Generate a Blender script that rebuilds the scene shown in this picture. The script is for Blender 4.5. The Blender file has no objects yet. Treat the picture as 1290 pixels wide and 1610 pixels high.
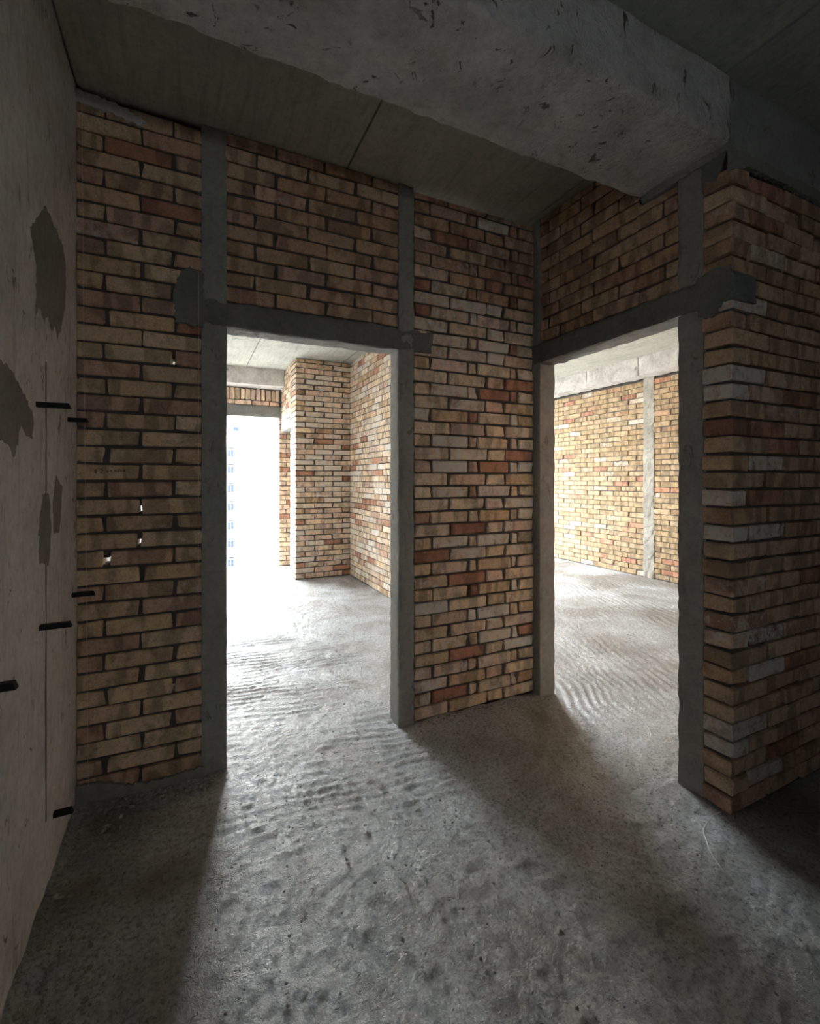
import bpy, bmesh, math, random
import numpy as np
from mathutils import Vector

sc = bpy.context.scene
C = sc.collection
R = random.Random(11)

# ------------------------------------------------------------------ camera
cam = bpy.data.cameras.new('camera')
cam.sensor_fit = 'HORIZONTAL'; cam.sensor_width = 36.0
cam.lens = 36.0 * 728 / 1290
cam.shift_y = -53 / 1290
cam.clip_start = 0.02; cam.clip_end = 600
camo = bpy.data.objects.new('camera', cam); C.objects.link(camo)
camo.location = (0, 0, 1.37)
camo.rotation_euler = (math.pi / 2, 0, -math.radians(25.5))
sc.camera = camo

# ------------------------------------------------------------------ sky, sun, exposure
w = bpy.data.worlds.new('overcast_sky'); sc.world = w; w.use_nodes = True
bg = w.node_tree.nodes['Background']
bg.inputs[0].default_value = (0.87, 0.95, 1.0, 1)
bg.inputs[1].default_value = 8.0
sun = bpy.data.lights.new('sun', 'SUN'); sun.energy = 25.0; sun.angle = math.radians(3)
sun.color = (1.0, 0.97, 0.93)
suno = bpy.data.objects.new('sun', sun); C.objects.link(suno)
suno.rotation_euler = (math.radians(48), 0, math.radians(-25))      # shines from behind the flat onto the block across the street
for nm, loc, sx, sy in (('opening_portal', (0.585, 7.50, 1.16), 1.37, 2.30),
                        ('opening_portal', (3.975, 7.50, 1.28), 2.15, 2.52), ('opening_portal', (0.45, -2.70, 1.60), 0.34, 0.34)):  # last portal serves the added rear opening
    l = bpy.data.lights.new(nm, 'AREA'); l.shape = 'RECTANGLE'; l.size = sx; l.size_y = sy
    l.cycles.is_portal = True
    o = bpy.data.objects.new(nm, l); C.objects.link(o); o.location = loc
    o.rotation_euler = (-math.pi / 2 if loc[1] > 0 else math.pi / 2, 0, 0)
sc.view_settings.view_transform = 'Standard'
sc.view_settings.look = 'None'
sc.view_settings.gamma = 1.0
sc.view_settings.use_curve_mapping = False
sc.view_settings.exposure = 2.22
sc.cycles.max_bounces = 10
sc.cycles.diffuse_bounces = 7
sc.cycles.glossy_bounces = 4

# ------------------------------------------------------------------ noise (numpy)
def _hash(ix, iy, iz):
    n = (ix * 374761393 + iy * 668265263 + iz * 2147483647) & 0xFFFFFFFF
    n = ((n ^ (n >> 13)) * 1274126177) & 0xFFFFFFFF
    return ((n ^ (n >> 16)) & 0xFFFF) / 65535.0
def vnoise(x, y, z):
    x = np.asarray(x, float); y = np.asarray(y, float); z = np.asarray(z, float)
    x, y, z = np.broadcast_arrays(x, y, z)
    ix, iy, iz = np.floor(x).astype(np.int64), np.floor(y).astype(np.int64), np.floor(z).astype(np.int64)
    fx, fy, fz = x - ix, y - iy, z - iz
    fx, fy, fz = fx*fx*(3-2*fx), fy*fy*(3-2*fy), fz*fz*(3-2*fz)
    r = 0
    for a in (0, 1):
        for b in (0, 1):
            for c in (0, 1):
                wt = (fx if a else 1-fx) * (fy if b else 1-fy) * (fz if c else 1-fz)
                r = r + wt * _hash(ix+a, iy+b, iz+c)
    return r * 2 - 1
def fbm(x, y, z, f=1.0, n=3):
    r = 0; a = 1.0
    for i in range(n):
        r = r + a * vnoise(x*f + 17*i, y*f - 9*i, z*f + 5*i); f *= 2.1; a *= 0.5
    return r

# ------------------------------------------------------------------ materials
def new_mat(name):
    m = bpy.data.materials.new(name); m.use_nodes = True
    nt = m.node_tree; nt.nodes.clear()
    out = nt.nodes.new('ShaderNodeOutputMaterial'); b = nt.nodes.new('ShaderNodeBsdfPrincipled')
    nt.links.new(b.outputs[0], out.inputs[0])
    return m, nt, b
def N(nt, t, **kw):
    n = nt.nodes.new(t)
    for k, v in kw.items(): setattr(n, k, v)
    return n
def noise(nt, vec, scale, detail=4, rough=0.6, dist=0.0):
    n = N(nt, 'ShaderNodeTexNoise'); n.inputs['Scale'].default_value = scale
    n.inputs['Detail'].default_value = detail; n.inputs['Roughness'].default_value = rough
    n.inputs['Distortion'].default_value = dist
    nt.links.new(vec, n.inputs['Vector']); return n.outputs['Fac']
def ramp(nt, fac, stops):
    r = N(nt, 'ShaderNodeValToRGB'); e = r.color_ramp.elements
    while len(e) > 1: e.remove(e[-1])
    e[0].position = stops[0][0]; e[0].color = (*stops[0][1], 1) if len(stops[0][1]) == 3 else stops[0][1]
    for p, c in stops[1:]:
        x = e.new(p); x.color = (*c, 1)
    nt.links.new(fac, r.inputs[0]); return r.outputs[0]
def g(v): return (v, v, v)
def mix(nt, fac, a, b, mode='MIX'):
    m = N(nt, 'ShaderNodeMix', data_type='RGBA', blend_type=mode)
    for sock, v in ((m.inputs[0], fac), (m.inputs[6], a), (m.inputs[7], b)):
        if hasattr(v, 'is_linked'): nt.links.new(v, sock)
        elif isinstance(v, (int, float)): sock.default_value = v
        else: sock.default_value = (*v, 1)
    return m.outputs[2]
def math_(nt, op, a, b=None):
    m = N(nt, 'ShaderNodeMath', operation=op)
    for i, v in enumerate((a, b)):
        if v is None: continue
        if hasattr(v, 'is_linked'): nt.links.new(v, m.inputs[i])
        else: m.inputs[i].default_value = v
    return m.outputs[0]
def vmul(nt, vec, s):
    m = N(nt, 'ShaderNodeMapping'); m.inputs['Scale'].default_value = s
    nt.links.new(vec, m.inputs[0]); return m.outputs[0]
def bump(nt, b, height, strength, dist):
    n = N(nt, 'ShaderNodeBump'); n.inputs['Strength'].default_value = strength
    n.inputs['Distance'].default_value = dist
    nt.links.new(height, n.inputs['Height']); nt.links.new(n.outputs[0], b.inputs['Normal'])
def objco(nt):
    return N(nt, 'ShaderNodeTexCoord').outputs['Object']

def brick_mat(name, per_object):
    m, nt, b = new_mat(name)
    vec = objco(nt)
    if per_object:
        oi = N(nt, 'ShaderNodeObjectInfo'); col, alpha = oi.outputs['Color'], oi.outputs['Alpha']
        off = math_(nt, 'MULTIPLY', oi.outputs['Random'], 37.0)
        va = N(nt, 'ShaderNodeVectorMath', operation='ADD')
        nt.links.new(vec, va.inputs[0]); nt.links.new(off, va.inputs[1]); vec = va.outputs[0]
    else:
        at = N(nt, 'ShaderNodeAttribute', attribute_name='tone'); col, alpha = at.outputs['Color'], at.outputs['Alpha']
    # kiln flash marks: soft darker squares along the brick
    bands = noise(nt, vmul(nt, vec, (1.0, 0.2, 0.35)), 16, 1, 0.4)
    f1 = ramp(nt, bands, [(0.40, g(1.06)), (0.50, g(0.98)), (0.56, g(0.70)), (0.72, g(0.66))])
    c = mix(nt, 1.0, col, f1, 'MULTIPLY')
    gr = ramp(nt, noise(nt, vec, 130, 3, 0.7), [(0.28, g(0.66)), (0.5, g(1.0)), (0.75, g(1.12))])
    c = mix(nt, 1.0, c, gr, 'MULTIPLY')
    blot = ramp(nt, noise(nt, vec, 30, 4, 0.7), [(0.32, g(0.72)), (0.5, g(1.0)), (0.7, g(1.08))])
    c = mix(nt, 1.0, c, blot, 'MULTIPLY')
    # lime bloom and mortar smear, as much of it as the brick carries
    ln = noise(nt, vec, 22, 5, 0.72, 0.6)
    lf = math_(nt, 'SUBTRACT', math_(nt, 'ADD', ln, alpha), 0.86)
    lf = N(nt, 'ShaderNodeMath', operation='MULTIPLY', use_clamp=True); nt.links.new(math_(nt, 'SUBTRACT', math_(nt, 'ADD', ln, alpha), 0.86), lf.inputs[0]); lf.inputs[1].default_value = 5.0
    c = mix(nt, math_(nt, 'MULTIPLY', lf.outputs[0], 0.85), c, (0.72, 0.685, 0.635))
    nt.links.new(c, b.inputs['Base Color'])
    b.inputs['Roughness'].default_value = 0.92; b.inputs['Specular IOR Level'].default_value = 0.15
    h = math_(nt, 'ADD', math_(nt, 'MULTIPLY', noise(nt, vec, 55, 4, 0.7), 1.0), math_(nt, 'MULTIPLY', noise(nt, vec, 240, 2, 0.6), 0.35))
    bump(nt, b, h, 0.5, 0.006)
    return m

def concrete_mat(name, base, var=0.25, pits=0.0, boards=False, streak=0.0, rough=0.9, bstr=0.5, bdist=0.006, fine=160, spots=None, spec=0.2):
    m, nt, b = new_mat(name); vec = objco(nt)
    n1 = ramp(nt, noise(nt, vec, 3.2, 6, 0.65, 0.4), [(0.30, g(1 - var)), (0.52, g(1.0)), (0.72, g(1 + var * 0.7))])
    c = mix(nt, 1.0, base, n1, 'MULTIPLY')
    n2 = ramp(nt, noise(nt, vec, 28, 5, 0.75), [(0.3, g(0.78)), (0.5, g(1.0)), (0.7, g(1.12))])
    c = mix(nt, 1.0, c, n2, 'MULTIPLY')
    h = math_(nt, 'ADD', noise(nt, vec, 26, 6, 0.72), math_(nt, 'MULTIPLY', noise(nt, vec, fine, 3, 0.6), 0.4))
    if boards:      # faint grain of the shuttering boards
        gn = noise(nt, vmul(nt, vec, (26, 2.2, 26)), 1.0, 5, 0.7, 0.6)
        c = mix(nt, 1.0, c, ramp(nt, gn, [(0.35, g(0.82)), (0.5, g(1.0)), (0.7, g(1.06))]), 'MULTIPLY')
    if pits:
        pn = noise(nt, vmul(nt, vec, (1, 1, 0.55)), 17, 3, 0.75, 0.8)
        pm = ramp(nt, pn, [(0.625, g(0)), (0.67, g(1))])
        zone = ramp(nt, noise(nt, vec, 2.3, 2, 0.5), [(0.42, g(0)), (0.56, g(1))])
        pmask = math_(nt, 'MULTIPLY', math_(nt, 'MULTIPLY', pm, zone), pits)
        c = mix(nt, pmask, c, (base[0]*0.28, base[1]*0.26, base[2]*0.22))
        h = math_(nt, 'SUBTRACT', h, pmask)
    if streak:
        sn = noise(nt, vmul(nt, vec, (1, 9, 1.1)), 2.2, 4, 0.7, 1.0)
        c = mix(nt, math_(nt, 'MULTIPLY', ramp(nt, sn, [(0.56, g(0)), (0.66, g(1))]), streak), c, (base[0]*0.55, base[1]*0.55, base[2]*0.52))
    if spots:
        sm = ramp(nt, noise(nt, vec, 5.5, 3, 0.6, 0.5), [(0.62, g(0)), (0.68, g(1))])
        c = mix(nt, math_(nt, 'MULTIPLY', sm, 0.6), c, spots)
    nt.links.new(c, b.inputs['Base Color'])
    b.inputs['Roughness'].default_value = rough; b.inputs['Specular IOR Level'].default_value = spec
    bump(nt, b, h, bstr, bdist)
    return m

def floor_mat():
    m, nt, b = new_mat('rough_screed'); vec = objco(nt)
    big = noise(nt, vec, 1.3, 5, 0.62, 0.5)
    c = ramp(nt, big, [(0.39, (0.19, 0.16, 0.12)), (0.50, (0.36, 0.362, 0.355)), (0.60, (0.53, 0.555, 0.575))])
    gr = noise(nt, vec, 70, 5, 0.78)
    c = mix(nt, 1.0, c, ramp(nt, gr, [(0.36, g(0.28)), (0.45, g(0.90)), (0.54, g(1.25)), (0.68, g(1.6))]), 'MULTIPLY')
    dk = ramp(nt, noise(nt, vec, 30, 3, 0.7, 0.4), [(0.64, g(0)), (0.69, g(1))])
    c = mix(nt, math_(nt, 'MULTIPLY', dk, 0.6), c, (0.05, 0.042, 0.034))
    nt.links.new(c, b.inputs['Base Color'])
    rg = ramp(nt, noise(nt, vec, 2.1, 4, 0.6, 0.3), [(0.35, g(0.50)), (0.62, g(0.38))])
    nt.links.new(rg, b.inputs['Roughness']); b.inputs['Specular IOR Level'].default_value = 0.5; b.inputs['IOR'].default_value = 2.2
    h = math_(nt, 'ADD', math_(nt, 'MULTIPLY', noise(nt, vec, 62, 6, 0.75), 1.0), math_(nt, 'MULTIPLY', noise(nt, vec, 210, 3, 0.65), 0.35))
    h = math_(nt, 'SUBTRACT', h, math_(nt, 'MULTIPLY', dk, 0.4))
    bump(nt, b, h, 1.0, 0.024)
    return m

def plain_mat(name, col, rough=0.8, metal=0.0, spec=0.3):
    m, nt, b = new_mat(name); vec = objco(nt)
    c = mix(nt, 1.0, col, ramp(nt, noise(nt, vec, 9, 3, 0.6), [(0.3, g(0.85)), (0.6, g(1.05))]), 'MULTIPLY')
    nt.links.new(c, b.inputs['Base Color'])
    b.inputs['Roughness'].default_value = rough; b.inputs['Metallic'].default_value = metal
    b.inputs['Specular IOR Level'].default_value = spec
    return m

M = dict(
    brick=brick_mat('clay_brick', True), brick_far=brick_mat('clay_brick_joined', False),
    mortar=concrete_mat('mortar', (0.115, 0.105, 0.095), 0.2, bstr=0.8, bdist=0.008),
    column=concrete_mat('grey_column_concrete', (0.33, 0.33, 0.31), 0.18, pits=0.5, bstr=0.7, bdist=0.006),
    lintel=concrete_mat('lintel_concrete', (0.205, 0.208, 0.195), 0.2, bstr=0.8, bdist=0.008),
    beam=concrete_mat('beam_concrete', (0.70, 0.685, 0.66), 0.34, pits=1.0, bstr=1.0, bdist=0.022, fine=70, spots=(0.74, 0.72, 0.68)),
    ceiling=concrete_mat('ceiling_concrete', (0.46, 0.47, 0.42), 0.14, boards=True, bstr=0.3, bdist=0.004),
    plaster=concrete_mat('worn_lime_plaster', (0.69, 0.69, 0.70), 0.2, pits=1.0, streak=0.5, bstr=0.35, bdist=0.005),
    patch=concrete_mat('cement_patch', (0.265, 0.26, 0.235), 0.15, streak=0.3, bstr=0.4, bdist=0.003),
    floor=floor_mat(),
    rubble=concrete_mat('crumbled_mortar', (0.38, 0.36, 0.32), 0.3, bstr=0.6),
    steel=plain_mat('black_steel', (0.012, 0.012, 0.015), 0.6, 0.3),
    string=plain_mat('pale_twine', (0.75, 0.68, 0.58), 0.9),
    wire=plain_mat('white_plastic', (0.8, 0.8, 0.78), 0.4),
    ink=plain_mat('black_marker', (0.01, 0.01, 0.012), 0.7),
    render_=plain_mat('cream_render', (0.80, 0.79, 0.76), 0.9),
    ledge=plain_mat('ochre_band', (0.50, 0.44, 0.30), 0.9),
    glass=plain_mat('window_glass', (0.004, 0.007, 0.012), 0.3, 0.0, 0.12),
    frame=plain_mat('window_frame', (0.62, 0.66, 0.70), 0.6),
    ground=plain_mat('courtyard_paving', (0.16, 0.16, 0.155), 0.9),
)

# ------------------------------------------------------------------ object helpers
def prop(o, label=None, cat=None, kind=None, group=None):
    for k, v in (('label', label), ('category', cat), ('kind', kind), ('group', group)):
        if v: o[k] = v
    return o
def empty(name, loc, rz=0.0):
    o = bpy.data.objects.new(name, None); C.objects.link(o)
    o.location = loc; o.rotation_euler = (0, 0, rz); o.empty_display_size = 0.1
    return o
def mesh_obj(name, verts, faces, mat, parent=None, smooth=False):
    me = bpy.data.meshes.new(name); me.from_pydata(verts, [], faces); me.update()
    if mat: me.materials.append(mat)
    if smooth: me.shade_smooth()
    o = bpy.data.objects.new(name, me); C.objects.link(o); o.parent = parent
    return o
def link(name, me, parent, loc, rot=(0, 0, 0), scale=(1, 1, 1)):
    o = bpy.data.objects.new(name, me); C.objects.link(o); o.parent = parent
    o.location = loc; o.rotation_euler = rot; o.scale = scale
    return o
class MB:
    """collects boxes into one mesh"""
    def __init__(s): s.v = []; s.f = []; s.c = []
    def box(s, x0, x1, y0, y1, z0, z1, col=None, j=0.0):
        n = len(s.v)
        for x in (x0, x1):
            for y in (y0, y1):
                for z in (z0, z1):
                    s.v.append((x + R.uniform(-j, j), y + R.uniform(-j, j), z + R.uniform(-j, j)))
        for q in ((0,1,3,2), (4,6,7,5), (0,4,5,1), (2,3,7,6), (0,2,6,4), (1,5,7,3)):
            s.f.append(tuple(n + i for i in q))
            if col: s.c.append(col)
    def add(s, verts, faces, col=None):
        n = len(s.v); s.v += verts
        for q in faces:
            s.f.append(tuple(n + i for i in q))
            if col: s.c.append(col)
    def build(s, name, mat, parent=None):
        o = mesh_obj(name, s.v, s.f, mat, parent)
        if s.c:
            a = o.data.color_attributes.new('tone', 'FLOAT_COLOR', 'CORNER')
            flat = []
            for p, c in zip(s.f, s.c): flat += list(c) * len(p)
            a.data.foreach_set('color', flat)
        return o

def rough_box(name, x0, x1, y0, y1, z0, z1, mat, parent=None, seg=0.03, amp=0.004, f=18.0, off=(0, 0, 0), bev=0.006, skip=()):
    """a box cast with uneven faces and worn edges: every face a grid, pushed about by one noise field"""
    V = []; F = []; base = 0
    lo = np.array((x0, y0, z0)); hi = np.array((x1, y1, z1)); d = hi - lo
    n = [max(2, min(220, int(math.ceil(d[i] / seg)))) for i in range(3)]
    for ax in range(3):
        a, b = [(1, 2), (0, 2), (0, 1)][ax]
        for side in (0, 1):
            if (ax, side) in skip: continue
            ua = np.linspace(0, 1, n[a] + 1); ub = np.linspace(0, 1, n[b] + 1)
            A, B = np.meshgrid(ua, ub, indexing='ij')
            P = np.zeros(A.shape + (3,)); P[..., a] = lo[a] + A * d[a]; P[..., b] = lo[b] + B * d[b]
            P[..., ax] = hi[ax] if side else lo[ax]
            P = P.reshape(-1, 3)
            V.append(P); na, nb = n[a] + 1, n[b] + 1
            idx = np.arange(na * nb).reshape(na, nb) + base
            q = np.stack([idx[:-1, :-1], idx[1:, :-1], idx[1:, 1:], idx[:-1, 1:]], -1).reshape(-1, 4)
            flip = (side == 0) ^ (ax == 1)
            F.append(q[:, ::-1] if flip else q); base += na * nb
    P = np.concatenate(V); F = np.concatenate(F)
    # worn edges: pull points on two or three faces at once inwards
    onf = ((np.abs(P - lo) < 1e-6) | (np.abs(P - hi) < 1e-6)).sum(1)
    ctr = (lo + hi) / 2
    sgn = -np.sign(P - ctr) * ((np.abs(P - lo) < 1e-6) | (np.abs(P - hi) < 1e-6))
    wear = (onf >= 2)[:, None] * sgn * bev * (0.7 + 0.6 * vnoise(P[:, 0]*30, P[:, 1]*30, P[:, 2]*30))[:, None]
    Q = P + np.array(off)
    D = np.stack([fbm(Q[:, 0] + 31*k, Q[:, 1] - 13*k, Q[:, 2] + 7*k, f, 3) for k in range(3)], 1) * amp
    P = P + wear + D
    return mesh_obj(name, P.tolist(), F.tolist(), mat, parent)

def slab(name, poly, th, axis, mat, parent=None, origin=(0, 0, 0)):
    """flat outline (2-D points) given a thickness; axis 'x' -> points are (y, z), 'y' -> (x, z)"""
    n = len(poly); v = []
    for d in (0, th):
        for a, b in poly:
            v.append((d, a, b) if axis == 'x' else (a, d, b))
    f = [tuple(range(n)), tuple(range(2*n - 1, n - 1, -1))]
    for i in range(n):
        k = (i + 1) % n; f.append((i, i + n, k + n, k))
    o = mesh_obj(name, v, f, mat, parent); o.location = origin
    return o
def ragged(poly, step=0.012, amp=0.006, seed=0):
    out = []; r = random.Random(seed)
    for i in range(len(poly)):
        a, b = poly[i], poly[(i + 1) % len(poly)]
        L = math.hypot(b[0]-a[0], b[1]-a[1]); k = max(1, int(L / step))
        for t in range(k):
            s = t / k
            out.append((a[0]+(b[0]-a[0])*s + r.uniform(-amp, amp), a[1]+(b[1]-a[1])*s + r.uniform(-amp, amp)))
    return out
def tube(name, pts, r, mat, parent=None, sides=6):
    V = []; F = []
    pts = [Vector(p) for p in pts]
    for i, p in enumerate(pts):
        d = (pts[min(i+1, len(pts)-1)] - pts[max(i-1, 0)]).normalized()
        u = d.cross(Vector((0, 0, 1)));
        if u.length < 1e-3: u = d.cross(Vector((1, 0, 0)))
        u.normalize(); v = d.cross(u)
        for k in range(sides):
            a = 2*math.pi*k/sides; V.append(tuple(p + u*math.cos(a)*r + v*math.sin(a)*r))
    for i in range(len(pts)-1):
        for k in range(sides):
            F.append((i*sides+k, i*sides+(k+1) % sides, (i+1)*sides+(k+1) % sides, (i+1)*sides+k))
    F.append(tuple(range(sides))); F.append(tuple(range((len(pts)-1)*sides, len(pts)*sides)))
    return mesh_obj(name, V, F, mat, parent, smooth=True)

# ------------------------------------------------------------------ bricks
BH, BD = 0.064, 0.12
def brick_geo(L, seed, j=0.0025, bev=0.005):
    r = random.Random(seed)
    bm = bmesh.new(); bmesh.ops.create_cube(bm, size=1.0)
    for v in bm.verts: v.co = Vector((v.co.x * L, v.co.y * BD, v.co.z * BH))
    bmesh.ops.bevel(bm, geom=list(bm.edges), offset=bev, segments=1, affect='EDGES')
    for v in bm.verts:
        v.co += Vector((r.uniform(-j, j) * 1.3, r.uniform(-j, j) * 0.8, r.uniform(-j, j)))
    for k in range(r.choice((0, 1, 1, 2))):     # a knocked-off corner
        c = Vector((r.choice((-1, 1)) * L / 2, -BD / 2, r.choice((-1, 1)) * BH / 2))
        for v in bm.verts:
            if (v.co - c).length < 0.014: v.co += (Vector((0, 0, 0)) - c).normalized() * r.uniform(0.003, 0.012)
    me = bpy.data.meshes.new('brick'); bm.to_mesh(me); bm.free()
    me.materials.append(M['brick'])
    return me
BR = {L: [brick_geo(L, int(L*1000)*10 + k) for k in range(9)] for L in (0.25, 0.17, 0.11, 0.06)}
GEO = {k: [([tuple(v.co) for v in me.vertices], [tuple(p.vertices) for p in me.polygons]) for me in v] for k, v in BR.items()}

TONES = {
    'tan':    [(0.61, 0.435, 0.285), (0.56, 0.395, 0.26), (0.64, 0.465, 0.315), (0.54, 0.385, 0.265), (0.60, 0.415, 0.26)],
    'pink':   [(0.58, 0.38, 0.27), (0.55, 0.36, 0.255), (0.62, 0.42, 0.31)],
    'red':    [(0.49, 0.255, 0.17), (0.45, 0.235, 0.16), (0.53, 0.28, 0.185)],
    'yellow': [(0.66, 0.485, 0.305), (0.68, 0.51, 0.33), (0.64, 0.455, 0.28), (0.70, 0.535, 0.355)],
    'straw':  [(0.46, 0.335, 0.20), (0.48, 0.355, 0.22), (0.43, 0.31, 0.185), (0.50, 0.375, 0.24)],
    'pale':   [(0.76, 0.595, 0.42), (0.73, 0.56, 0.39), (0.78, 0.625, 0.46)],
    'blush':  [(0.72, 0.53, 0.41), (0.70, 0.50, 0.375), (0.74, 0.56, 0.45)],
    'brown':  [(0.54, 0.355, 0.22), (0.57, 0.38, 0.24), (0.50, 0.325, 0.205)],
}
def tone(pal, rr):
    x = rr.random()
    for name, p, lime in pal:
        x -= p
        if x <= 0: break
    c = rr.choice(TONES[name]); k = rr.uniform(0.9, 1.1)
    a = max(0.0, min(1.0, rr.gauss(lime, 0.09)))
    return (c[0]*k, c[1]*k, c[2]*k, a)

def brick_panel(wall, u0, u1, z0, z1, joints, pal, rr, mort, far=None, visible=None, recess=0.014, course=0.0735,
                depth=0.0, thick=BD, skip=None, holes=(), tone_at=None, marks=None, jit=1.0, gap=0.010, end=-0.005, bed=0.0095):
    """courses of single bricks between u0..u1, z0..z1 in the wall's own frame (x along, y into the wall, z up)"""
    k = 0; z = z0
    if z0 < 0.06: mort.box(u0, u1, depth + 0.012, depth + thick - 0.006, -0.04, z0)
    while z < z1 - 0.022:
        h = min(course - bed, z1 - z - 0.004)
        js = joints(k)
        cuts = [u0] + [j for j in js if u0 + 0.035 < j < u1 - 0.035] + [u1]
        cuts = [cuts[0]] + [c + rr.uniform(-0.006, 0.006) * jit for c in cuts[1:-1]] + [cuts[-1]]
        for i in range(len(cuts) - 1):
            a, b = cuts[i], cuts[i+1]
            ga = end if i == 0 else gap / 2 * rr.uniform(0.55, 1.5)
            gb = end if i == len(cuts) - 2 else gap / 2 * rr.uniform(0.55, 1.5)
            for hu, hz, wd in holes:
                if abs(hz - (z + h/2)) < course/2:
                    if abs(hu - b) < 0.03 and i < len(cuts)-2: gb = wd / 2
                    if abs(hu - a) < 0.03 and i > 0: ga = wd / 2
            x0, x1 = a + ga, b - gb; L = x1 - x0; cx = (x0 + x1) / 2; cz = z + h / 2
            if skip and skip(cx, cz): continue
            key = min(BR, key=lambda q: abs(q - L)); var = rr.randrange(9)
            col = (tone_at(cx, cz, rr) if tone_at else None) or tone(pal, rr)
            dy = rr.uniform(-0.003, 0.004) * jit + depth
            rot = (rr.uniform(-.004, .004)*jit, rr.uniform(-.012, .012) * min(1, 0.12/L) * jit, rr.uniform(-.008, .008)*jit)
            if visible is None or visible(cx, cz):
                o = link('brick', BR[key][var], wall, (cx, dy + thick/2, cz), rot, (L/key, thick/BD, h/BH))
                o.color = col
                if marks: marks(o, cx, cz)
            elif far is not None:
                vs, fs = GEO[key][var]
                far.add([(cx + v[0]*L/key, dy + thick/2 + v[1]*thick/BD, cz + v[2]*h/BH) for v in vs], fs, col)
        # mortar: the bed under this course, then each upright joint
        rc = depth + recess + rr.uniform(-0.003, 0.004)
        mort.box(u0 - 0.004, u1 + 0.004, rc, depth + thick - 0.006, z - 0.0140, z + 0.0050)
        for c in cuts[1:-1]:
            hole = [q for q in holes if abs(q[0]-c) < 0.03 and abs(q[1]-(z+h/2)) < course/2]
            if hole:
                fz = 0.55
                mort.box(c-0.012, c+0.012, depth+0.02, depth+thick-0.03, z + h*fz, z + h + 0.002)
            else:
                r2 = depth + recess + rr.uniform(-0.004, 0.018 if rr.random() < 0.25 else 0.006)
                mort.box(c-0.016, c+0.016, r2, depth+thick-0.008, z-0.001, z+h+0.002)
        z += course; k += 1
    mort.box(u0, u1, depth + recess + 0.002, depth + thick - 0.006, z - 0.0105, max(z - 0.008, z1))

def bond(period, offs, lo, hi):
    """running bond: course k has joints at offs[k % len] + n * period"""
    def f(k):
        o = offs[k % len(offs)]; n0 = math.floor((lo - o) / period) - 1
        return [o + n * period for n in range(n0, n0 + int((hi - lo) / period) + 4)]
    return f

H = 3.0                       # clear height
XL, XR = -0.424, 5.71         # painted wall, far wall of the second room
YB, YW = -2.6, 7.4            # wall behind the camera, window wall

# ------------------------------------------------------------------ floor
def build_floor():
    s = 0.0125
    xs = np.arange(XL - 0.05, XR + 0.05, s); ys = np.arange(-0.4, YW + 0.2, s)
    X, Y = np.meshgrid(xs, ys, indexing='ij')
    h = fbm(X, Y, 0*X, 1.6, 3) * 0.0010 + fbm(X, Y, 0*X + 3, 14, 3) * 0.0014
    gran = fbm(X, Y, 0*X + 8, 40, 2) * 0.0032
    wob = fbm(X, Y, 0*X + 5, 3.0, 2) + 0.10*fbm(X, Y, 0*X + 6, 11.0, 2)
    brk = np.clip(0.75 + 0.7*fbm(X*0.45, Y, 0*X + 15, 9.0, 3), 0, 1.3)
    room2 = 1 / (1 + np.exp(-(X - 1.35 - (Y - 1.6) * 0.25) * 9))
    r1 = np.sin(2*np.pi * (Y + 0.12*X + 0.035*wob) / 0.058)
    r2 = np.sin(2*np.pi * (0.90*X - 0.36*Y + 0.04*wob) / 0.062)
    ridge = r1 * (1 - room2) + r2 * room2
    m = np.clip(fbm(X, Y, 0*X + 11, 1.3, 2) * 1.2 + 0.40 + 0.35*room2, 0, 1) * np.clip((Y - 1.35) / 0.6, 0, 1)
    h += ridge * (0.0030 + 0.0014*room2) * m * brk + gran * (1 - 0.45*m)
    # a lip in the screed and cement crumbs heaped along the foot of the walls
    d = (Y - 0.962) - 0.012*np.sin(X*17) - 0.006*np.sin(X*53)
    win = 1 / (1 + np.exp(-(X - 1.10) / 0.02)) / (1 + np.exp((X - 1.52) / 0.03))
    h += 0.004 / (1 + np.exp(-d / 0.004)) * np.exp(-np.clip(d, 0, 9) / 0.10) * win
    foot = np.exp(-np.clip(X - XL, 0, 9) / 0.045) * 0.030 * (0.6 + 0.8*fbm(X, Y, 0*X + 21, 9, 3)) * (Y < 2.4)
    foot += np.exp(-np.abs(2.33 - Y) / 0.04) * 0.016 * (0.6 + 0.9*fbm(X, Y, 0*X + 23, 11, 3)) * (((X < 0.16) | (X > 1.05)) & (X < 2.05) & (Y < 2.36))
    foot += np.exp(-np.abs(X - 1.97) / 0.035) * 0.010 * ((Y < 1.40) & (Y > 1.05))
    h += np.clip(foot, 0, 1)
    nx, ny = X.shape
    P = np.stack([X, Y, h - 0.004], -1).reshape(-1, 3)
    idx = np.arange(nx*ny).reshape(nx, ny)
    q = np.stack([idx[:-1, :-1], idx[1:, :-1], idx[1:, 1:], idx[:-1, 1:]], -1).reshape(-1, 4)
    me = bpy.data.meshes.new('floor')
    me.vertices.add(len(P)); me.vertices.foreach_set('co', P.ravel())
    me.loops.add(q.size); me.loops.foreach_set('vertex_index', q.ravel().astype(np.int32))
    me.polygons.add(len(q)); me.polygons.foreach_set('loop_start', np.arange(0, q.size, 4, dtype=np.int32))
    me.update(calc_edges=True); me.validate(); me.shade_smooth()
    me.materials.append(M['floor'])
    top = bpy.data.objects.new('floor', me); C.objects.link(top)
    prop(top, 'rough raked grey cement screed running through hall and both rooms', 'floor', 'structure')
    b = MB(); b.box(XL - 0.2, XR + 0.25, -0.3, YW + 0.22, -0.25, -0.03); b.box(XL - 0.2, XR + 0.25, YB - 0.2, -0.35, -0.25, -0.003)
    sl = b.build('concrete_slab', M['floor'], top)
    return top
floor = build_floor()

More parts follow.
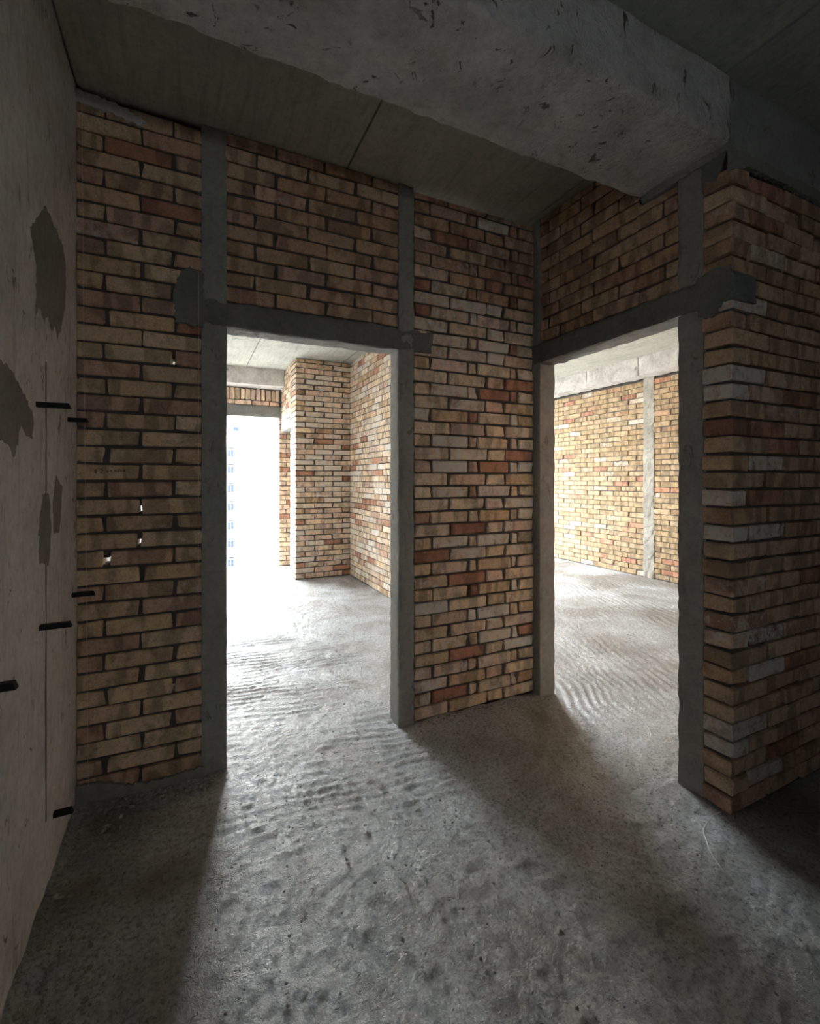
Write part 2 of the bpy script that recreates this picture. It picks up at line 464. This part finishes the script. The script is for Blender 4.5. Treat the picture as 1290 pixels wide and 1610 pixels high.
# ------------------------------------------------------------------ ceiling of shuttered panels
ceil = empty('ceiling', (2.6, 2.4, H)); prop(ceil, 'grey concrete slab ceiling printed with shuttering panel joints', 'ceiling', 'structure')
b = MB(); b.box(XL - 0.2 - 2.6, XR + 0.25 - 2.6, YB - 0.2 - 2.4, YW + 0.22 - 2.4, 0.012, 0.25); b.build('slab', M['column'], ceil)
xj = [XL, 0.75, 1.95, 3.15, 4.35, XR]; yj = [YB, -1.27, 1.15, 3.35, 5.75, YW]
for i in range(len(xj) - 1):
    for k in range(len(yj) - 1):
        b = MB(); b.box(xj[i] + 0.006 - 2.6, xj[i+1] - 0.006 - 2.6, yj[k] + 0.003 - 2.4, yj[k+1] - 0.003 - 2.4, R.uniform(-0.003, 0.001), 0.03)
        b.build('panel', M['ceiling'], ceil)

# ------------------------------------------------------------------ painted wall, plain outer walls
wl = rough_box('wall_left', XL - 0.2, XL, YB, YW + 0.2, -0.02, H + 0.02, M['plaster'], None, 0.07, 0.0022, 6.0, skip=((0, 0),))
prop(wl, 'pale worn plaster wall with grey cement smears and steel stubs', 'wall', 'structure')
PATCH = [
    [(1.809, 2.201), (1.866, 2.257), (1.958, 2.245), (2.099, 2.233), (2.148, 2.171), (2.135, 2.02), (2.099, 1.963), (2.06, 1.90), (2.02, 1.87), (1.99, 1.90), (1.94, 1.87), (1.90, 1.91), (1.866, 1.879), (1.80, 1.90), (1.763, 1.858), (1.776, 2.018), (1.719, 2.107)],
    [(1.40, 1.70), (1.475, 1.665), (1.566, 1.652), (1.661, 1.609), (1.744, 1.546), (1.732, 1.488), (1.664, 1.492), (1.63, 1.53), (1.576, 1.425), (1.53, 1.454), (1.475, 1.468), (1.40, 1.44)],
    [(1.837, 1.317), (1.911, 1.321), (1.942, 1.202), (1.911, 1.082), (1.803, 1.10), (1.809, 1.235)],
    [(2.009, 1.379), (2.09, 1.34), (2.053, 1.18), (1.975, 1.181), (1.958, 1.287)]]
for i, p in enumerate(PATCH):
    slab('cement_smear', ragged(p, 0.014, 0.007, i), 0.0028, 'x', M['patch'], wl, (XL - 0.001, 0, 0))
for yy in (1.875,):
    q = MB(); q.box(XL - 0.01, XL + 0.0035, yy - 0.002, yy + 0.002, 0.25, 1.75); q.build('shutter_seam', M['patch'], wl)
wb = MB()
for q in ((XL - 0.2, 0.28, -0.02, H + 0.02), (0.62, XR + 0.25, -0.02, H + 0.02), (0.28, 0.62, -0.02, 1.43), (0.28, 0.62, 1.77, H + 0.02)):  # small opening added in the unseen rear wall to brighten the hall
    wb.box(q[0], q[1], YB - 0.2, YB, q[2], q[3])
sunblk = MB(); sunblk.box(XL - 1.2, 2.6, YB - 2.4, YB - 0.2, 2.42, 2.6); sunblk.box(XL - 1.2, 2.6, YB - 2.4, YB - 0.2, -0.2, 0)  # unseen slabs added, the upper one blocks sun from the rear opening
prop(sunblk.build('sun_block_slab', M['column']), 'unseen concrete slabs added to keep sun out of the rear fill opening', 'slab', 'structure')
prop(wb.build('wall_rear', M['mortar']), 'rough grey wall closing the hall, with a small opening added for fill light', 'wall', 'structure')

# anchor stubs of flat steel left in the painted wall
ROWS = [(1.776, 1.596, 0.082, 'upper black steel stub standing out of plaster wall above a cement smear'),
        (2.19, 1.597, 0.060, 'upper black steel stub beside the brick pier corner'),
        (2.25, 0.903, 0.072, 'middle row black steel stub close against the brick pier'),
        (1.81, 0.902, 0.078, 'middle row black steel stub below the narrow cement smear'),
        (1.279, 0.92, 0.080, 'black steel stub alone on plaster wall away from the brick pier'),
        (1.98, 0.205, 0.05, 'low dirty steel stub just above the floor rubble')]
for y, z, L, lab in ROWS:
    v = []
    for dx, tz in ((-0.02, 0), (L, 0)):
        for yy in (-0.010, 0.010):
            for zz in (-0.008, 0.008):
                v.append((dx + (0.006 if (dx > 0 and zz < 0) else 0), yy, zz + dx * 0.01))
    o = mesh_obj('steel_stub', v, [(0,1,3,2), (4,6,7,5), (0,4,5,1), (2,3,7,6), (0,2,6,4), (1,5,7,3)], M['steel'])
    o.location = (XL, y, z)
    prop(o, lab, 'steel stub', group='steel anchor stubs in the plaster wall')

# ------------------------------------------------------------------ wall_back: brick pier, door frame of concrete, bricks over the door
YA = 2.33; D1a, D1b = 0.16, 1.04; LB, LT = 2.077, 2.20
TAN = [('yellow', 0.45, 0.18), ('tan', 0.30, 0.16), ('pink', 0.20, 0.14), ('red', 0.05, 0.05)]
wa = empty('wall_back', (0, YA, 0)); prop(wa, 'tan brick pier and door head framed by dark grey concrete around the open doorway', 'wall', 'structure')
mort = MB(); rr = random.Random(3)
def write_marks(o, cx, cz):
    if abs(cz - 1.395) < 0.036 and abs(cx + 0.307) < 0.06 and o.scale.x > 0.7:
        strokes = [[(0.004,.016),(0,.012),(.004,.008),(.008,.004),(.004,0),(0,.004),(.004,.008),(.008,.012),(.004,.016)],
                   [(.022,.014),(.028,.017),(.031,.012),(.024,.004),(.021,.001),(.033,.001)],
                   [(.050,.004),(.046,.007),(.049,.011),(.053,.009),(.053,.005),(.050,.004)], [(.058,.011),(.068,.012)], [(.063,.012),(.062,.004)],
                   [(.078,.005),(.079,.012),(.085,.013),(.085,.006)], [(.090,.008),(.093,.013),(.097,.011),(.095,.007),(.090,.008)],
                   [(.100,.007),(.104,.014),(.107,.008)], [(.116,.013),(.111,.011),(.113,.009),(.118,.010),(.118,.015),(.120,.009)]]
        V = []; F = []
        for s in strokes:
            for (a, c), (d, e) in zip(s[:-1], s[1:]):
                L = math.hypot(d-a, e-c) or 1; nx, nz = -(e-c)/L*0.0011, (d-a)/L*0.0011; n = len(V)
                V += [(a+nx, 0, c+nz), (d+nx, 0, e+nz), (d-nx, 0, e-nz), (a-nx, 0, c-nz)]; F.append((n, n+1, n+2, n+3))
        t = mesh_obj('handwriting', V, F, M['ink'], o)
        t.location = (-0.052, -BD/2 - 0.0028, -0.004)
        t['label'] = 'black marker handwriting on the brick'
HOLES = [(u, 0.072 + 0.0735 * k, wd) for u, k, wd in ((-0.061, 25, 0.012), (-0.19, 16, 0.0105), (-0.19, 14, 0.0105), (-0.321, 13, 0.0185), (-0.061, 5, 0.011))]
def blob1(cx, cz): return False
brick_panel(wa, XL + 0.004, 0.050, 0.04, H - 0.012, lambda k: [-0.190] if k % 2 == 0 else [-0.321, -0.061], TAN, rr, mort, holes=HOLES, marks=write_marks)
brick_panel(wa, D1a - 0.006, 1.036, 2.206, H - 0.004, bond(0.252, [0.383, 0.290], 0, 1.2), [('tan', 0.62, 0.08), ('pink', 0.20, 0.06), ('brown', 0.18, 0.05)], rr, mort)
mort.box(XL, 0.05, 0.012, 0.11, 0.0, 0.04)
o = mort.build('mortar', M['mortar'], wa); o['kind'] = 'stuff'
cast = lambda *a, **k: rough_box(*a, **k)
cast('column', 0.049, D1a, -0.004, 0.122, -0.02, H, M['column'], wa, 0.02, 0.0012, 9, bev=0.004)
cast('column', D1b, 1.137, -0.004, 0.122, -0.02, H, M['column'], wa, 0.02, 0.0012, 9, bev=0.004)
cast('lintel', -0.045, 1.250, -0.006, 0.124, LB, LT, M['lintel'], wa, 0.02, 0.0035, 20, bev=0.005)
def smear(parent, poly, th, mat, seed, y=-0.006, name='cement_smear'):
    return slab(name, ragged(poly, 0.012, 0.006, seed), th, 'y', mat, parent, (0, y, 0))
smear(wa, [(-0.055, 2.075), (0.06, 2.06), (0.06, 2.31), (0.00, 2.33), (-0.04, 2.29), (-0.065, 2.20)], 0.016, M['lintel'], 4)
smear(wa, [(XL, 0.0), (0.06, 0.0), (0.06, 0.055), (-0.1, 0.04), (-0.25, 0.05), (-0.31, 0.085), (XL, 0.095)], 0.03, M['patch'], 6, -0.012)

# ------------------------------------------------------------------ wall_middle: brick between the two doorways
smear(wa, [(XL, 2.935), (-0.30, 2.925), (-0.20, 2.905), (-0.17, 2.93), (-0.25, 2.965), (XL, 2.985)], 0.012, M['plaster'], 9)
XB = 1.99
wm = empty('wall_middle', (1.14, YA, 0)); prop(wm, 'lime streaked brick wall standing between the two doorways', 'wall', 'structure')
mort = MB(); rr = random.Random(8)
MID = [('pale', 0.40, 0.33), ('yellow', 0.28, 0.33), ('blush', 0.20, 0.36), ('red', 0.07, 0.15), ('brown', 0.05, 0.3)]
def mid_tone(cx, cz, q):
    # a milky run of lime on the right upper half and single washed bricks
    d = abs(cx - (0.42 + 0.15*math.sin(cz*2))) / 0.30 + abs(cz - 2.15) / 0.5
    if d < 0.9 and q.random() < 0.55:
        c = tone(MID, q); return (c[0], c[1], c[2], q.uniform(0.38, 0.52))
    if cz > 2.42 and q.random() < 0.8: return tone([('brown', 0.55, 0.24), ('pink', 0.35, 0.3), ('red', 0.10, 0.2)], q)
    if q.random() < 0.09:
        c = q.choice(TONES['tan']); return (c[0], c[1], c[2], q.uniform(0.5, 0.65))
    return None
def mid_joints(k):
    # stretchers with a line of short closers, as laid
    return [0.225, 0.485, 0.620, 0.86] if k % 2 == 0 else [0.108, 0.358, 0.425, 0.668, 0.725]
brick_panel(wm, 0.004, XB - 1.14 - 0.006, 0.010, H - 0.02, mid_joints, MID, rr, mort, tone_at=mid_tone, jit=1.3, gap=0.011)
mort.box(0, XB - 1.14, 0.012, 0.11, 0.0, 0.045)
o = mort.build('mortar', M['mortar'], wm); o['kind'] = 'stuff'

# ------------------------------------------------------------------ wall_right: second doorway, bricks over its head
LB2, LT2 = 2.09, 2.215
Q = -math.pi / 2
wr = empty('wall_right', (XB, 2.33, 0), Q)       # local x runs towards the camera (-Y), local y into the wall (+X)
prop(wr, 'brick door head over the second doorway with dark concrete posts', 'wall', 'structure')
mort = MB(); rr = random.Random(21)
yl = lambda Y: 2.33 - Y
UP = [('tan', 0.50, 0.10), ('pink', 0.25, 0.12), ('brown', 0.25, 0.08)]
brick_panel(wr, yl(2.27), yl(1.575), LT2 + 0.008, H - 0.004, bond(0.255, [0.22, 0.13], 0, 1.2), UP, rr, mort)
brick_panel(wr, yl(1.575), yl(1.363), LT2 + 0.008, 2.70, bond(0.255, [0.22 + 0.51, 0.13 + 0.51], 0, 1.2), UP, rr, mort)
o = mort.build('mortar', M['mortar'], wr); o['kind'] = 'stuff'
cast('column', -0.118, yl(2.27), -0.004, 0.120, -0.02, H, M['column'], wr, 0.02, 0.0012, 9, off=(9, 0, 0), bev=0.004)
cast('column', yl(1.363), yl(1.245), -0.005, 0.122, -0.02, 2.71, M['column'], wr, 0.02, 0.0012, 9, off=(5, 0, 0), bev=0.004)
cast('lintel', -0.002, yl(1.120), -0.016, 0.130, LB2, LT2, M['lintel'], wr, 0.02, 0.0045, 20, off=(3, 2, 0), bev=0.006)
smear(wr, [(yl(1.26), 2.06), (yl(1.20), 2.04), (yl(1.16), 2.10), (yl(1.13), 2.13), (yl(1.13), 2.235), (yl(1.19), 2.25), (yl(1.27), 2.23)], 0.016, M['lintel'], 14, -0.017)
smear(wr, [(yl(1.26), 2.60), (yl(1.20), 2.60), (yl(1.15), 2.71), (yl(1.26), 2.71)], 0.014, M['lintel'], 15, -0.004)

# ------------------------------------------------------------------ wall_corner: the brick wall turning away beside the second doorway
YC = 1.13
wc = empty('wall_corner', (XB - 0.006, YC, 0)); prop(wc, 'dark brick wall end with raked open joints beside the second doorway', 'wall', 'structure')
mort = MB(); far = MB(); rr = random.Random(33)
CP = [('pink', 0.40, 0.16), ('tan', 0.35, 0.16), ('brown', 0.15, 0.12), ('red', 0.10, 0.05)]
def c_tone(cx, cz, q):
    if cx < 0.27 and q.random() < 0.28:
        c = tone(CP, q); return (c[0], c[1], c[2], q.uniform(0.42, 0.58))
    return None
brick_panel(wc, 0.0, XR - XB, 0.006, 2.655, bond(0.262, [0.256, 0.125], 0, 4), CP, rr, mort, far, visible=lambda x, z: x < 1.7, recess=0.022, tone_at=c_tone, jit=1.5, end=0.0)
mort2 = MB()
for v in range(0, len(mort.v), 8):       # rake the joints back at the free end too
    blk = mort.v[v:v+8]; mort2.add([(max(q[0], 0.018), q[1], q[2]) for q in blk], [(0,1,3,2), (4,6,7,5), (0,4,5,1), (2,3,7,6), (0,2,6,4), (1,5,7,3)])
mort2.box(0.018, XR - XB, 0.02, 0.11, 0, 0.035)
o = mort2.build('mortar', M['mortar'], wc); o['kind'] = 'stuff'
o = far.build('bricks_beyond', M['brick_far'], wc); o['kind'] = 'stuff'
mort3 = MB(); mort3.box(0.02, XR - XB, 0.02, 0.11, 2.66, 2.74); mort3.build('mortar_head', M['mortar'], wc)
cast('lintel_end', 0.002, 0.150, -0.014, 0.10, LB2 + 0.004, LT2 - 0.004, M['lintel'], wc, 0.02, 0.004, 20, off=(1, 7, 0), bev=0.006)
smear(wc, [(0.0, 2.62), (0.12, 2.66), (0.4, 2.665), (0.9, 2.655), (0.9, 2.71), (0.0, 2.71)], 0.02, M['patch'], 16, -0.004)

# ------------------------------------------------------------------ hall beam
beam = empty('ceiling_beam', (0.8, 1.35, 2.73)); prop(beam, 'heavy rough cast concrete beam crossing the hall ceiling', 'beam', 'structure')
rough_box('beam_body', XL - 0.8, XB - 0.005 - 0.8, YC - 1.35, 1.565 - 1.35, 0, H + 0.01 - 2.73, M['beam'], beam, 0.018, 0.0045, 11, off=(4, 4, 4), bev=0.012)
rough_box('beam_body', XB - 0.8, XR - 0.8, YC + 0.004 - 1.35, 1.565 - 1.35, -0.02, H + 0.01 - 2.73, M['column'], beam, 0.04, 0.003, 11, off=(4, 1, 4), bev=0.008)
slab('plaster_dab', ragged([(0.02, 0.0), (0.06, -0.015), (0.10, 0.0), (0.105, 0.045), (0.06, 0.06), (0.015, 0.04)], 0.012, 0.005, 3), 0.008, 'y', M['plaster'], beam, (-0.09, -0.175, 0.004)).rotation_euler = (math.pi/2, 0, 0)

# ------------------------------------------------------------------ first room
E0 = 6.30; XD = 2.06
wd = empty('wall_party', (XD, E0, 0), Q); prop(wd, 'yellow and white bricked party wall running deep into the first room', 'wall', 'structure')
mort = MB(); far = MB(); rr = random.Random(41)
DP = [('pale', 0.40, 0.38), ('yellow', 0.22, 0.38), ('tan', 0.20, 0.4), ('red', 0.08, 0.1), ('pink', 0.10, 0.3)]
brick_panel(wd, 0.0, E0 - 2.455, 0.008, H - 0.004, bond(0.255, [0.10, 0.20, 0.02], 0, 4), DP, rr, mort, far, visible=lambda x, z: x < 1.60, thick=0.09, gap=0.0075, bed=0.0075, recess=0.009)
o = mort.build('mortar', M['mortar'], wd); o['kind'] = 'stuff'
o = far.build('bricks_beyond', M['brick_far'], wd); o['kind'] = 'stuff'

we = empty('wall_return', (1.30, E0, 0)); prop(we, 'orange brown brick return beside the balcony opening of the first room', 'wall', 'structure')
mort = MB(); rr = random.Random(44)
EP = [('pale', 0.50, 0.42), ('blush', 0.30, 0.44), ('brown', 0.04, 0.36), ('red', 0.09, 0.08), ('yellow', 0.07, 0.2)]
def e_tone(cx, cz, q):
    if cz > 1.6 and q.random() < 0.75: return tone([('yellow', 0.45, 0.38), ('blush', 0.55, 0.40)], q)
    if cz < 0.22: return tone([('blush', 0.7, 0.36), ('red', 0.3, 0.25)], q)
    if 0.3 < cz < 1.3 and q.random() < 0.6: return tone([('pale', 0.75, 0.38), ('blush', 0.25, 0.36)], q)
    return None
brick_panel(we, 0.0, XD - 1.30, 0.008, H - 0.004, bond(0.26, [0.125, 0.255], 0, 1), EP, rr, mort, tone_at=e_tone, thick=0.37, gap=0.0075, bed=0.0075, recess=0.009)
o = mort.build('mortar', M['mortar'], we); o['kind'] = 'stuff'

ws = empty('wall_niche', (1.30, YW, 0), Q); prop(ws, 'pale brick panel hung over the side opening by the balcony', 'wall', 'structure')
mort = MB(); rr = random.Random(47)
brick_panel(ws, 0.0, YW - E0 - 0.37, 2.26, H - 0.004, bond(0.255, [0.10, 0.23], 0, 1.2), DP, rr, mort, gap=0.0075, bed=0.0075, recess=0.009)
o = mort.build('mortar', M['mortar'], ws); o['kind'] = 'stuff'
cast('lintel', 0.0, YW - E0 - 0.36, -0.004, 0.122, 2.09, 2.255, M['lintel'], ws, 0.04, 0.003, 20, off=(2, 2, 2))

ww = empty('wall_window', (0, YW, 0)); prop(ww, 'outer brick wall with tall balcony openings and a concrete lintel', 'wall', 'structure')
W1a, W1b = -0.10, 1.27; W2a, W2b = 2.9, 5.05
mort = MB(); far = MB(); rr = random.Random(52)
OP = [('blush', 0.35, 0.15), ('pale', 0.57, 0.15), ('red', 0.08, 0.08)]
brick_panel(ww, W1b, XD, 0.008, 2.31, bond(0.255, [1.44, 1.38], 1, 2.2), OP, rr, mort, far, visible=lambda x, z: x < 1.55, thick=0.2, gap=0.0075, bed=0.0075, recess=0.009)
brick_panel(ww, W1a - 0.1, W1b - 0.01, 2.49, 2.565, bond(0.255, [0.1], -1, 2), OP, rr, mort, thick=0.2)
brick_panel(ww, W1a - 0.1, W1b - 0.01, 2.565, 2.745, bond(0.075, [0.02], -1, 2), OP, rr, mort, thick=0.2, course=0.18)
brick_panel(ww, XL, W1a, 0.03, 2.75, bond(0.255, [-0.2, -0.3], -1, 1), OP, rr, mort, far, visible=lambda x, z: False, thick=0.2)
brick_panel(ww, XD, W2a, 0.03, 2.75, bond(0.255, [0.1, 0.23], 1, 4), DP, rr, mort, far, visible=lambda x, z: False, thick=0.2)
brick_panel(ww, W2b, XR, 0.03, 2.75, bond(0.255, [0.1, 0.23], 4, 6), DP, rr, mort, far, visible=lambda x, z: False, thick=0.2)
mort.box(W1b, XD, 0.02, 0.18, 2.31, 2.76); mort.box(XL, W1a, 0.02, 0.18, 0, 0.05)
mort.box(XD, W2a, 0.02, 0.18, 2.7, 2.76); mort.box(W2b, XR, 0.02, 0.18, 2.7, 2.76)
o = mort.build('mortar', M['mortar'], ww); o['kind'] = 'stuff'
o = far.build('bricks_beyond', M['brick_far'], ww); o['kind'] = 'stuff'
cast('lintel', W1a - 0.1, W1b + 0.14, -0.004, 0.2, 2.31, 2.485, M['lintel'], ww, 0.04, 0.003, 20, off=(6, 2, 2))
cast('lintel', W2a - 0.1, W2b + 0.1, -0.004, 0.2, 2.55, 2.75, M['lintel'], ww, 0.06, 0.003, 20, off=(6, 5, 2))
b1 = rough_box('window_beam', XL, 1.30, YW - 0.26, YW + 0.2, 2.75, H + 0.01, M['beam'], None, 0.04, 0.003, 9, off=(8, 4, 1))
prop(b1, 'pale concrete ring beam above the balcony opening', 'beam', 'structure')
b2 = rough_box('window_beam', 1.42, XR, YW - 0.26, YW + 0.2, 2.75, H + 0.01, M['beam'], None, 0.08, 0.003, 9, off=(8, 4, 5))
prop(b2, 'concrete ring beam above the second room window wall', 'beam', 'structure')

# ------------------------------------------------------------------ second room
wf = empty('wall_far', (XR, YW, 0), Q); prop(wf, 'long yellow brick wall of the second room with one concrete post', 'wall', 'structure')
mort = MB(); far = MB(); rr = random.Random(61)
FP = [('straw', 0.80, 0.10), ('brown', 0.08, 0.12), ('red', 0.065, 0.05), ('straw', 0.055, 0.3)]
def f_tone(cx, cz, q):
    if q.random() < 0.055:
        c = q.choice(TONES['straw']); return (c[0], c[1], c[2], q.uniform(0.38, 0.5))
    return None
fj = bond(0.256, [0.05, 0.175], 0, 11)
c0, c1 = YW - 4.415, YW - 4.255
brick_panel(wf, 0.0, c0, 0.008, 2.745, fj, FP, rr, mort, far, visible=lambda x, z: x > 1.58, tone_at=f_tone, thick=0.12, gap=0.0075, bed=0.0075, recess=0.009)
brick_panel(wf, c1, YW - YB, 0.008, 2.745, fj, FP, rr, mort, far, visible=lambda x, z: x < 3.55, tone_at=f_tone, thick=0.12, gap=0.0075, bed=0.0075, recess=0.009)
mort.box(0, YW - YB, 0.09, 0.25, -0.05, H)
o = mort.build('mortar', M['mortar'], wf); o['kind'] = 'stuff'
o = far.build('bricks_beyond', M['brick_far'], wf); o['kind'] = 'stuff'
cast('column', c0 - 0.006, c1 + 0.006, -0.006, 0.12, -0.02, 2.76, M['rubble'], wf, 0.025, 0.006, 20, off=(1, 1, 9), bev=0.004)
fb = empty('room_beam', (XR - 0.13, 4.0, 2.75)); prop(fb, 'pale concrete beam with shutter joints along the yellow brick wall', 'beam', 'structure')
edges = [YB, 1.2, 2.8, 4.30, 5.20, 6.4, YW - 0.25]
for i in range(len(edges) - 1):
    rough_box('beam_segment', -0.13, 0.13, edges[i] + 0.003 - 4, edges[i+1] - 0.003 - 4, 0, H + 0.01 - 2.75, M['beam'], fb, 0.05, 0.003, 9, off=(i, 3, 0), bev=0.006)

# room side of the party wall and of the wall by the second doorway
pw = MB(); pw.box(XD + 0.085, XB + 0.125 + 0.02, 2.45, YW, -0.02, H); prop(pw.build('wall_party_back', M['mortar']), 'mortar faced back of the party wall', 'wall', 'structure')

# ------------------------------------------------------------------ loose things
def string(name, x0, z0, x1, z1, lab):
    n = 12; pts = [(x0 + (x1-x0)*i/n, YA - 0.016 + 0.002*math.sin(i), z0 + (z1-z0)*i/n) for i in range(n+1)]
    prop(tube(name, pts, 0.0007, M['string'], None, 5), lab, 'string')
string('plumb_string', -0.402, 2.93, -0.379, 0.09, 'thin pale plumb string hanging down the brick pier beside the plaster wall')
string('plumb_string', 0.040, 2.93, 0.036, 0.10, 'thin pale plumb string hanging down the brick pier beside the concrete post')
wp = [(1.945, 1.150, .012), (1.90, 1.150, .016), (1.831, 1.136, .014), (1.785, 1.12, .012), (1.76, 1.10, .010), (1.735, 1.075, .012), (1.704, 1.045, .012), (1.67, 0.99, .010), (1.64, 0.93, .012)]
wp = [(a, b, c + 0.006) for a, b, c in wp]
prop(tube('wire_offcut', wp, 0.0022, M['wire'], None, 6), 'thin white wire offcut curling on the screed by the brick wall end', 'wire')

def stone(seed, s):
    r = random.Random(seed); bm = bmesh.new(); bmesh.ops.create_icosphere(bm, subdivisions=1, radius=1)
    for v in bm.verts:
        k = r.uniform(0.65, 1.2); v.co = Vector((v.co.x*s[0]*k, v.co.y*s[1]*k, v.co.z*s[2]*k))
    vs = [tuple(v.co) for v in bm.verts]; fs = [tuple(v.index for v in f.verts) for f in bm.faces]; bm.free()
    return vs, fs
CH = [((1.003, 1.061), (0.022, 0.016, 0.011), 'largest pale cement crumb lying near the low screed lip'),
      ((0.571, 1.245), (0.01, 0.016, 0.008), 'dark elongated crumb on the lit screed straight out from the first doorway'),
      ((0.704, 1.147), (0.01, 0.017, 0.008), 'dark elongated crumb on the lit screed between the other crumb and the screed lip'),
      ((0.626, 1.718), (0.01, 0.012, 0.008), 'small crumb on the screed close to the first doorway threshold'),
      ((1.223, 1.592), (0.012, 0.009, 0.008), 'small pale crumb in the shade in front of the brick between doorways'),
      ((0.566, 1.462), (0.009, 0.012, 0.007), 'small crumb in the middle of the light patch from the first doorway'),
      ((-0.26, 1.62), (0.014, 0.011, 0.01), 'pale crumb by the plaster wall foot, the one nearer the brick pier'),
      ((-0.25, 1.55), (0.012, 0.014, 0.01), 'pale crumb by the plaster wall foot, the one further from the brick pier'),
      ((-0.05, 1.85), (0.012, 0.009, 0.008), 'small pale crumb in the shade before the brick pier and door post')]
for i, ((x, y), s, lab) in enumerate(CH):
    s = tuple(q * 0.62 for q in s); vs, fs = stone(100 + i, s); o = mesh_obj('cement_crumb', vs, fs, M['rubble']); o.location = (x, y, s[2]*0.9 + 0.002)
    o.rotation_euler = (0, 0, R.uniform(0, 3))
    prop(o, lab, 'crumb', group='cement crumbs on the hall floor')
rub = MB(); r = random.Random(77)
def scatter(n, fx, lo=0.0015, hi=0.006):
    for i in range(n):
        x, y = fx(); s = lo + (hi - lo) * r.random()**2.5
        vs, fs = stone(r.randrange(10**6), (s, s*r.uniform(.7, 1.3), s*.7))
        rub.add([(v[0]+x, v[1]+y, v[2]+s*0.5+0.002) for v in vs], fs)
scatter(1500, lambda: (r.uniform(XL, 2.0), r.uniform(0.6, 2.3)))
scatter(420, lambda: (XL + abs(r.gauss(0, 0.09)), r.uniform(0.8, 2.3)), 0.003, 0.013)
scatter(260, lambda: (r.uniform(XL, 0.12), 2.33 - 0.02 - abs(r.gauss(0, 0.05))), 0.003, 0.012)
scatter(160, lambda: (r.uniform(1.15, 1.98), 2.33 - 0.01 - abs(r.gauss(0, 0.025))), 0.002, 0.008)
scatter(600, lambda: (r.uniform(0.1, 2.0), r.uniform(2.4, 6.2)), 0.002, 0.007)
scatter(500, lambda: (r.uniform(2.2, 5.6), r.uniform(1.4, 7.0)), 0.002, 0.007)
o = rub.build('rubble', M['rubble']); prop(o, 'fine crumbs of mortar and grit strewn over the screed', 'rubble', 'stuff')

# ------------------------------------------------------------------ block of flats across the street
bl = empty('apartment_building', (10, 84, -28)); prop(bl, 'pale cream apartment block with banded facade seen through the balcony opening', 'building')
def part(name, mat, *boxes, parent=bl):
    m = MB()
    for q in boxes: m.box(*q)
    return m.build(name, mat, parent)
part('facade', M['render_'], (-45, 45, 0, 12, 0, 41))
for z, hgt, d in ((28+11.8, 0.25, .3), (28+10.7, .25, .3), (28+9.2, 0.35, 0.5), (28+8.2, 0.3, 0.35), (28+4.7, 0.3, 0.4), (28-11.7, 0.3, 0.4)):
    part('ledge', M['ledge'], (-45, 45, -d, 0, z - hgt/2, z + hgt/2))
for i in range(40):
    part('dentil', M['ledge'], (-5 + i*0.55, -4.75 + i*0.55, -0.3, 0, 28+8.45, 28+8.95))
part('vent', M['glass'], (-3.25, -2.35, -0.06, 0, 28+9.45, 28+10.1))
for z in (5.0, 2.2, -1.0, -4.1, -7.3, -10.4, -13.6):
    f = part('window', M['frame'], (-4.25, -3.1, -0.12, 0, 28+z-0.15, 28+z+1.75))
    part('pane', M['glass'], (-4.15, -3.72, -0.15, -0.11, 28+z, 28+z+1.25), (-3.62, -3.2, -0.15, -0.11, 28+z, 28+z+1.25), (-4.15, -3.2, -0.15, -0.11, 28+z+1.35, 28+z+1.65), parent=f)
gr = MB(); gr.box(-150, 170, 9, 200, -28.3, -28); prop(gr.build('ground', M['ground']), 'paved courtyard far below the balcony opening', 'ground', 'structure')
